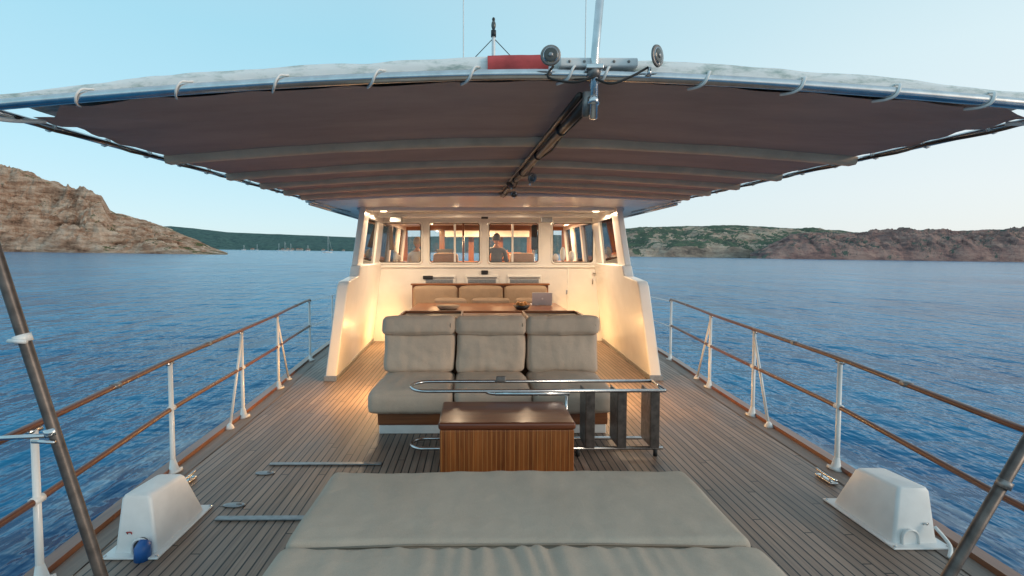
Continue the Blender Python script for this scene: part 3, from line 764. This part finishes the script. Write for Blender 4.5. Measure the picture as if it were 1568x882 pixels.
# ---------------------------------------------------------------- people
def person(name,x,y,zf,H,facing,shirt,hair,bald=False):
    g=grp(name,(x,y,zf)); k=H/1.75
    V=[];E=[];Rr=[];ix={}
    def add(n,p,r,par=None):
        ix[n]=len(V); V.append(p); Rr.append(r)
        if par: E.append((ix[par],ix[n]))
    add('pelvis',(0,0,.95),.13); add('waist',(0,0,1.10),.12,'pelvis'); add('chest',(0,0,1.28),.14,'waist'); add('shb',(0,0,1.42),.09,'chest'); add('neck',(0,.005,1.49),.052,'shb'); add('neck2',(0,.015,1.57),.05,'neck')
    for s,L in((-1,'l'),(1,'r')):
        add('sh'+L,(s*.17,0,1.41),.065,'shb'); add('el'+L,(s*.24,.06,1.14),.045,'sh'+L); add('wr'+L,(s*.19,.30,1.10),.028,'el'+L); add('pa'+L,(s*.18,.37,1.10),.03,'wr'+L)
        for i,(dx,ln) in enumerate(((-.03,.065),(-.01,.08),(.01,.075),(.03,.06))):
            add('f%d'%i+L,(s*.18+dx,.40,1.10),.009,'pa'+L); add('g%d'%i+L,(s*.18+dx,.40+ln*.55,1.095),.008,'f%d'%i+L); add('h%d'%i+L,(s*.18+dx,.40+ln*.8,1.07),.007,'g%d'%i+L)
        add('th'+L,(s*.18-s*.035,.36,1.11),.010,'pa'+L); add('ti'+L,(s*.18-s*.055,.40,1.10),.008,'th'+L)
        add('hi'+L,(s*.09,0,.88),.095,'pelvis'); add('kn'+L,(s*.10,.02,.50),.06,'hi'+L); add('an'+L,(s*.10,-.01,.09),.04,'kn'+L); add('to'+L,(s*.11,.15,.035),.035,'an'+L)
    me=bpy.data.meshes.new(name+'_body'); me.from_pydata([Vector(v)*k for v in V],E,[])
    o=bpy.data.objects.new('body',me); COL.objects.link(o)
    o.modifiers.new('sk','SKIN'); o.modifiers.new('ss','SUBSURF').levels=1
    for i,sv in enumerate(me.skin_vertices[0].data): sv.radius=(Rr[i]*k,Rr[i]*k*(.75 if i in(0,1,2) else 1)); sv.use_root=(i==0)
    dg=bpy.context.evaluated_depsgraph_get(); dg.update()
    me2=bpy.data.meshes.new_from_object(o.evaluated_get(dg)); bpy.data.objects.remove(o)
    for m in(shirt,TROUS,SKIN): me2.materials.append(m)
    M=Matrix.Translation((x,y,zf))@Matrix.Rotation(facing,4,'Z')
    for p in me2.polygons:
        c=p.center/k; p.use_smooth=True
        p.material_index=1 if c.z<.96 else 0
        if c.z>1.475 or (c.y>.14 and c.z>1.0): p.material_index=2
    me2.transform(M)
    link(bpy.data.objects.new('body',me2),g)
    hc=Vector((0,.03,1.655))
    def hf(p,u):
        p=p.copy()
        if u.z<0: p.x*=1-.25*(-u.z); p.y*=1-.12*(-u.z)
        if u.y>.9 and abs(u.x)<.25 and -.35<u.z<.1: p.y+=.022
        if u.y>.75 and abs(abs(u.x)-.32)<.15 and .0<u.z<.25: p.y-=.008
        return p
    def put(o):
        o.data.transform(Matrix.Translation((x,y,zf))@Matrix.Rotation(facing,4,'Z')@Matrix.Scale(k,4)); return o
    put(ellips('head',hc,(.076,.096,.115),SKIN,g,hf,28))
    for s in(-1,1):
        put(ellips('ear',hc+Vector((s*.076,-.005,-.005)),(.012,.02,.03),SKIN,g,None,10))
        put(ellips('eye',hc+Vector((s*.029,.084,.01)),(.012,.009,.008),HAIRD,g,None,10))
    put(ellips('mouth',hc+Vector((0,.085,-.055)),(.022,.006,.005),REDP,g,None,10))
    def hr(p,u):
        p=p.copy()
        if u.y>.35 and u.z<.55: p*=.86
        if u.z<-.45: p*=.8
        p+=p.normalized()*.006*noise.noise(p*60)
        return p
    put(ellips('hair',hc+Vector((0,-.012,.012)),(.084,.100,.120),hair,g,hr,28))
    return g
person('standing_person',-1.46,10.1,0.3,1.70,R(-25),SHIRTW,HAIRB)
person('standing_person',0.22,10.55,0.3,1.80,R(8),SHIRTG,HAIRD)

# ---------------------------------------------------------------- sea, land (gravity frame; the boat heels slightly)
ENV=Matrix.Translation((0,0,-1.6))@Matrix.Rotation(math.atan(.0133),4,'Y')@Matrix.Rotation(math.atan(.0068),4,'X')
def env(o):
    o.matrix_world=ENV; return o
def seamat():
    m,nt,b=newmat('sea_water')
    v1=coords(nt,(1,0.30,1),(0,0,R(8))); v2=coords(nt,(.14,.07,1),(0,0,R(-12)))
    a=noisen(nt,v1,1.1,4,0.55); c=noisen(nt,v2,1.0,3,.55); d=noisen(nt,coords(nt,(1,.16,1),(0,0,R(-14))),5.0,3,.5)
    e=noisen(nt,coords(nt,(.35,.8,1),(0,0,R(5))),.7,4,.55)
    big=noisen(nt,coords(nt,(.03,.05,1)),1,4)
    mixf=mathn(nt,'ADD',mathn(nt,'MULTIPLY',c,.4),mathn(nt,'ADD',mathn(nt,'MULTIPLY',big,.3),mathn(nt,'MULTIPLY',a,.3)))
    col=ramp(nt,mixf,[(0.36,(0.001,0.075,0.20)),(0.64,(0.008,0.245,0.44))])
    # hull wave: a smooth swell running alongside, with a thin broken foam line on its crest
    tc=N(nt,'ShaderNodeTexCoord'); sp=N(nt,'ShaderNodeSeparateXYZ'); nt.links.new(tc.outputs['Object'],sp.inputs[0])
    ax=mathn(nt,'ABSOLUTE',sp.outputs[0])
    wob=mathn(nt,'MULTIPLY',mathn(nt,'SUBTRACT',noisen(nt,coords(nt,(.25,.12,1)),1,4),.5),2.4)
    fan=mathn(nt,'MULTIPLY',mathn(nt,'SUBTRACT',14.0,sp.outputs[1]),.16)
    q=mathn(nt,'SUBTRACT',mathn(nt,'ADD',ax,wob),mathn(nt,'ADD',fan,3.4))
    g1=mathn(nt,'POWER',2.718,mathn(nt,'MULTIPLY',mathn(nt,'MULTIPLY',q,q),-1.0))
    ylim=ramp(nt,mathn(nt,'DIVIDE',sp.outputs[1],16),[(0.0,(1,1,1)),(.55,(1,1,1)),(.95,(0,0,0))])
    g1=mathn(nt,'MULTIPLY',g1,ylim)
    q2=mathn(nt,'SUBTRACT',q,.9)
    g2=mathn(nt,'POWER',2.718,mathn(nt,'MULTIPLY',mathn(nt,'MULTIPLY',q2,q2),-7))
    fn=ramp(nt,noisen(nt,coords(nt,(4.5,.6,1)),1.4,7,.7),[(.45,(0,0,0)),(.68,(1,1,1))])
    foam=mathn(nt,'MULTIPLY',mathn(nt,'MULTIPLY',mathn(nt,'MULTIPLY',g2,fn),ylim),.6)
    col=mixc(nt,mathn(nt,'MULTIPLY',g1,.75),col,(0.001,0.030,0.11))
    col=mixc(nt,foam,col,(.50,.64,.72))
    nt.links.new(col,b.inputs['Base Color'])
    b.inputs['Roughness'].default_value=.17; b.inputs['IOR'].default_value=1.33
    b.inputs['Specular IOR Level'].default_value=.36
    h=mathn(nt,'ADD',mathn(nt,'ADD',mathn(nt,'MULTIPLY',a,.50),mathn(nt,'MULTIPLY',c,1.6)),mathn(nt,'ADD',mathn(nt,'MULTIPLY',d,.06),mathn(nt,'MULTIPLY',e,.60)))
    h=mathn(nt,'ADD',h,mathn(nt,'MULTIPLY',g1,.35))
    bump(nt,b,h,.78,1.0)
    return m
bm=bmesh.new()
rr=[0,3,8,20,60,150,400,1000,3000,9000]; seg=48
rings=[]
for r_ in rr:
    rings.append([bm.verts.new((r_*math.cos(2*math.pi*k/seg),r_*math.sin(2*math.pi*k/seg),0)) for k in range(seg)] if r_ else [bm.verts.new((0,0,0))])
for k in range(seg): bm.faces.new((rings[0][0],rings[1][k],rings[1][(k+1)%seg]))
for i in range(1,len(rr)-1):
    for k in range(seg): bm.faces.new((rings[i][k],rings[i+1][k],rings[i+1][(k+1)%seg],rings[i][(k+1)%seg]))
me=bpy.data.meshes.new('sea'); bm.to_mesh(me); bm.free(); me.materials.append(seamat())
sea=bpy.data.objects.new('sea',me); COL.objects.link(sea); env(sea)

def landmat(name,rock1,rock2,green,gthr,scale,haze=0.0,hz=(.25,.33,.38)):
    m,nt,b=newmat(name)
    v=coords(nt,(1,1,2.6)); n=noisen(nt,v,scale,10,.72); n2=noisen(nt,coords(nt),scale*3.2,8,.72); n3=noisen(nt,coords(nt,(1,1,.5)),scale*.8,7,.68)
    strat=noisen(nt,coords(nt,(.25,.25,4)),scale*2,6,.6)
    rock=ramp(nt,n,[(0.34,tuple(x*.28 for x in rock1)),(0.45,rock1),(0.60,rock2)])
    rock=mixc(nt,.5,rock,ramp(nt,strat,[(0.35,(.55,.5,.48)),(0.6,(1.15,1.1,1.05))]),'MULTIPLY')
    gr=ramp(nt,n2,[(0.38,tuple(x*.35 for x in green)),(0.62,tuple(x*1.7 for x in green))])
    geo=N(nt,'ShaderNodeNewGeometry'); sp=N(nt,'ShaderNodeSeparateXYZ'); nt.links.new(geo.outputs['Normal'],sp.inputs[0])
    fac=mathn(nt,'ADD',mathn(nt,'MULTIPLY',sp.outputs[2],1.0),mathn(nt,'MULTIPLY',mathn(nt,'SUBTRACT',mathn(nt,'ADD',mathn(nt,'MULTIPLY',n3,.6),mathn(nt,'MULTIPLY',n2,.4)),.5),4.2))
    msk=ramp(nt,mathn(nt,'SUBTRACT',fac,gthr-.5),[(0.44,(0,0,0)),(0.56,(1,1,1))])
    c=mixc(nt,msk,rock,gr)
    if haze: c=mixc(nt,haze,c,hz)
    nt.links.new(c,b.inputs['Base Color']); b.inputs['Roughness'].default_value=.95; b.inputs['Specular IOR Level'].default_value=.1
    bump(nt,b,mathn(nt,'ADD',n,mathn(nt,'MULTIPLY',n2,.5)),1.0,5.0)
    return m
def terrain(name,prof,D0,D1,profile,rough,mat,du=.004,nr=50,seed=0,fq=.02,crag=0.0):
    u0,u1=prof[0][0],prof[-1][0]; n=int((u1-u0)/du)
    vs=[];fs=[]
    for i in range(n+1):
        u=u0+(u1-u0)*i/n; H=lerpt(prof,u)
        for j in range(nr+1):
            t=j/nr; D=D0+(D1-D0)*t
            x=u*D; y=D
            wv=Vector((x*fq+seed,y*fq,seed))
            fr=noise.fractal(wv,1.0,2.0,6)
            rd_=1-abs(noise.fractal(wv*2.3,1.0,2.1,5))
            hf_=noise.fractal(wv*9,1.0,2.1,4)
            h=H*profile(t+.06*fr*(1 if 0<j<nr else 0))
            h+=rough*H*(fr*.8+ (rd_-.75)*.55+hf_*.22)*min(1,t*8)*(1 if t<.85 else .3)
            if crag and 0<j:
                cell=noise.cell(Vector((x*.16+fr*1.5,y*.16,seed)))-.5
                h+=crag*cell*min(1,t*6)*(1 if t<.85 else .15)*min(1,H/15)
            if t==0: h=-3
            vs.append((x,y,max(h,-3)))
    for i in range(n):
        for j in range(nr):
            a=i*(nr+1)+j; fs.append((a,a+1,a+nr+2,a+nr+1))
    o=mk(name,vs,fs,mat,None,False); return env(o)
def pf(pairs): return lambda t: lerpt(pairs,t)
def U(px): return (px-728)/740
hl=[]
for px,py in((-700,185),(-400,208),(-150,230),(0,254),(40,263),(90,279),(140,292),(162,302),(174,323),(215,333),(260,349),(300,365),(325,378),(350,387)):
    hz=386-.0133*(728-px)
    hl.append((U(px),(hz-py)/740*330+3))
hl[-1]=(hl[-1][0],0.3)
terrain('rocky_headland',hl,255,330,pf([(0,.02),(.05,.14),(.2,.24),(.3,.38),(.5,.50),(.7,.66),(.80,.74),(.84,.92),(1,1.0)]),.2,
        landmat('headland_rock',(.52,.32,.22),(.82,.64,.50),(.10,.105,.045),1.02,.085),.0016,130,3.1,.035,1.8)
hl=[]
for px,py in((200,350),(265,347),(300,350),(350,356),(420,359),(480,361),(550,364),(700,362),(850,360),(1000,362),(1150,370),(1300,378)):
    hz=386-.0133*(728-px); hl.append((U(px),(hz-py)/740*1900+3))
terrain('distant_hills',hl,1500,1900,pf([(0,.02),(.1,.2),(.5,.55),(1,1)]),.06,
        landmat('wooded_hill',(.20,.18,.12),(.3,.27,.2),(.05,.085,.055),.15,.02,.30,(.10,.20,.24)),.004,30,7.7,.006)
hl=[]
for px,py in((880,362),(955,351),(1000,348),(1060,346),(1110,345),(1150,347),(1200,349),(1290,352),(1330,358),(1380,360),(1450,356),(1568,352),(1800,345),(2300,340)):
    hz=386-.0133*(728-px); hl.append((U(px),(hz-py)/740*780+3))
terrain('scrub_hill',hl,600,780,pf([(0,.02),(.04,.26),(.12,.36),(.3,.5),(.6,.75),(1,1)]),.13,
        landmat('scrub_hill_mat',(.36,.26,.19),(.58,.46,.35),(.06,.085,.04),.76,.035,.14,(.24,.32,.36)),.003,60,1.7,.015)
hl=[]
for px,py in((1150,388),(1185,372),(1210,358),(1290,356),(1330,355),(1360,353),(1450,352),(1500,352),(1568,349),(1700,345),(2000,342),(2400,340)):
    hz=386-.0133*(728-px); hl.append((U(px),(hz-py)/740*620+3))
terrain('sea_cliff',hl,540,620,pf([(0,.02),(.1,.35),(.3,.62),(.55,.86),(.75,.95),(1,1)]),.2,
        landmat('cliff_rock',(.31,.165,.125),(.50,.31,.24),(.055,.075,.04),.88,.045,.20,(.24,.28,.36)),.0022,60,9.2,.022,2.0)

def sailboat(px,D,L,mh,col=WHITED):
    u=U(px); x,y=u*D,D
    g=grp('sailboat',(0,0,0))
    vs=[];fs=[]
    n=10
    for i in range(n+1):
        t=i/n; w=L*.14*math.sin(math.pi*min(1,.12+t*.95))**.7 if t<1 else .02
        sx=-L/2+L*t; sh=L*.09*(1+.35*(t-.5)**2*4)
        vs+=[(sx,-w,sh),(sx,-w*.7,-.2),(sx,w*.7,-.2),(sx,w,sh)]
    for i in range(n):
        for j in range(4): fs.append((i*4+j,i*4+(j+1)%4,i*4+4+(j+1)%4,i*4+4+j))
    fs.append((0,1,2,3)); fs.append((n*4,n*4+1,n*4+2,n*4+3))
    M=Matrix.Translation((x,y,0))@Matrix.Rotation(random.uniform(-.6,.6),4,'Z')
    parts=[mk('hull',vs,fs,col,None)]
    parts.append(box('coachroof',-L*.2,L*.15,-L*.07,L*.07,L*.09,L*.15,WHITED,None,.1))
    mr=.16*max(1,D/600)
    parts.append(tube('mast',[(L*.05,0,L*.1),(L*.05,0,mh)],[mr,mr*.8],WHITED,None,6))
    parts.append(tube('boom',[(L*.05,0,L*.25),(-L*.35,0,L*.24)],.22,BLUE,None,6))
    parts.append(tube('forestay',[(L*.05,0,mh),(L*.48,0,L*.12)],.06,WHITED,None,4))
    for p in parts:
        p.data.transform(M); p.parent=g
    g.matrix_world=ENV
for a in((502,520,10,19),(437,950,12,18),(428,1000,10,15),(446,980,10,15),(395,1100,11,14),(375,1150,10,12),(472,1100,10,13)): sailboat(*a)
vg=grp('shore_village',(0,0,0))
TILE=simple('roof_tile',(.35,.16,.1),.8); STUC=simple('village_stucco',(.40,.37,.32),.9)
for i in range(11):
    px=random.uniform(350,545); D=1495; u=U(px); w=random.uniform(6,14); h=random.uniform(3,5); x=u*D
    o=box('house_walls',x-w/2,x+w/2,D-4,D+4,-1,h,STUC,None); o.parent=vg
    o=prism('house_roof',[(x-w/2-.5,h+.01),(x,h+2),(x+w/2+.5,h+.01)],'y',D-4.5,D+4.5,TILE,None); o.parent=vg
vg.matrix_world=ENV

# ---------------------------------------------------------------- light
def area(name,loc,size,power,col,rot=(0,0,0)):
    l=bpy.data.lights.new(name,'AREA'); l.shape='DISK'; l.size=size; l.energy=power; l.color=col
    o=bpy.data.objects.new(name,l); o.location=loc; o.rotation_euler=rot; COL.objects.link(o); return o
W=(1.0,0.74,0.48)
for x in(-1.75,1.75): area('soffit_lamp_light',(x,8.0,2.31),.12,30,W)
for x in(-.55,.6): area('soffit_lamp_light',(x,8.0,2.37),.12,10,W)
OR=(1,.55,.20)
area('courtesy_lamp_light',(-1.15,5.57,.54),.12,30,OR,(0,R(55),0))
area('courtesy_lamp_light',(1.01,5.57,.54),.12,26,OR,(0,R(-55),0))
area('courtesy_lamp_light',(-1.45,8.66,.30),.10,14,OR,(0,R(80),0))
area('courtesy_lamp_light',(1.15,8.66,.30),.10,14,OR,(0,R(-80),0))
for x in(-1.3,0.0,1.5): area('ceiling_lamp_light',(x,11.2,2.33),.16,80,(1,.60,.30))
sun=bpy.data.lights.new('sun','SUN'); sun.energy=1.1; sun.angle=R(14); sun.color=(1,.80,.62)
so_=bpy.data.objects.new('sun',sun); COL.objects.link(so_)
saz,sel=R(118),R(14)
d=Vector((math.sin(saz)*math.cos(sel),math.cos(saz)*math.cos(sel),math.sin(sel)))
so_.rotation_euler=d.to_track_quat('Z','Y').to_euler()
w=bpy.data.worlds.new('World'); S.world=w; w.use_nodes=True; nt=w.node_tree
bg=nt.nodes['Background']; sk=nt.nodes.new('ShaderNodeTexSky'); sk.sky_type='NISHITA'; sk.sun_disc=False
sk.sun_elevation=sel; sk.sun_rotation=saz; sk.air_density=1.0; sk.dust_density=.6; sk.ozone_density=1.5
tc=N(nt,'ShaderNodeTexCoord'); sp=N(nt,'ShaderNodeSeparateXYZ'); nt.links.new(tc.outputs['Generated'],sp.inputs[0])
gr=ramp(nt,sp.outputs[2],[(0.0,(.56,.70,.76)),(0.06,(.52,.70,.78)),(0.18,(.43,.69,.79)),(0.38,(.35,.65,.77)),(0.75,(.42,.60,.70))])
gr2=ramp(nt,sp.outputs[2],[(0.0,(.72,.74,.75)),(0.10,(.74,.78,.79)),(0.30,(.68,.80,.82)),(0.5,(.54,.72,.78)),(0.8,(.44,.60,.70))])
side=ramp(nt,mathn(nt,'ADD',mathn(nt,'MULTIPLY',sp.outputs[0],.5),.5),[(0.40,(0,0,0)),(0.90,(1,1,1))])
g3=mixc(nt,side,gr,gr2)
skm=mixc(nt,1.0,sk.outputs[0],(.22,.22,.22),'MULTIPLY')
nt.links.new(mixc(nt,.10,g3,skm),bg.inputs[0]); bg.inputs[1].default_value=1.15
S.view_settings.view_transform='Standard'; S.view_settings.look='None'; S.view_settings.exposure=0
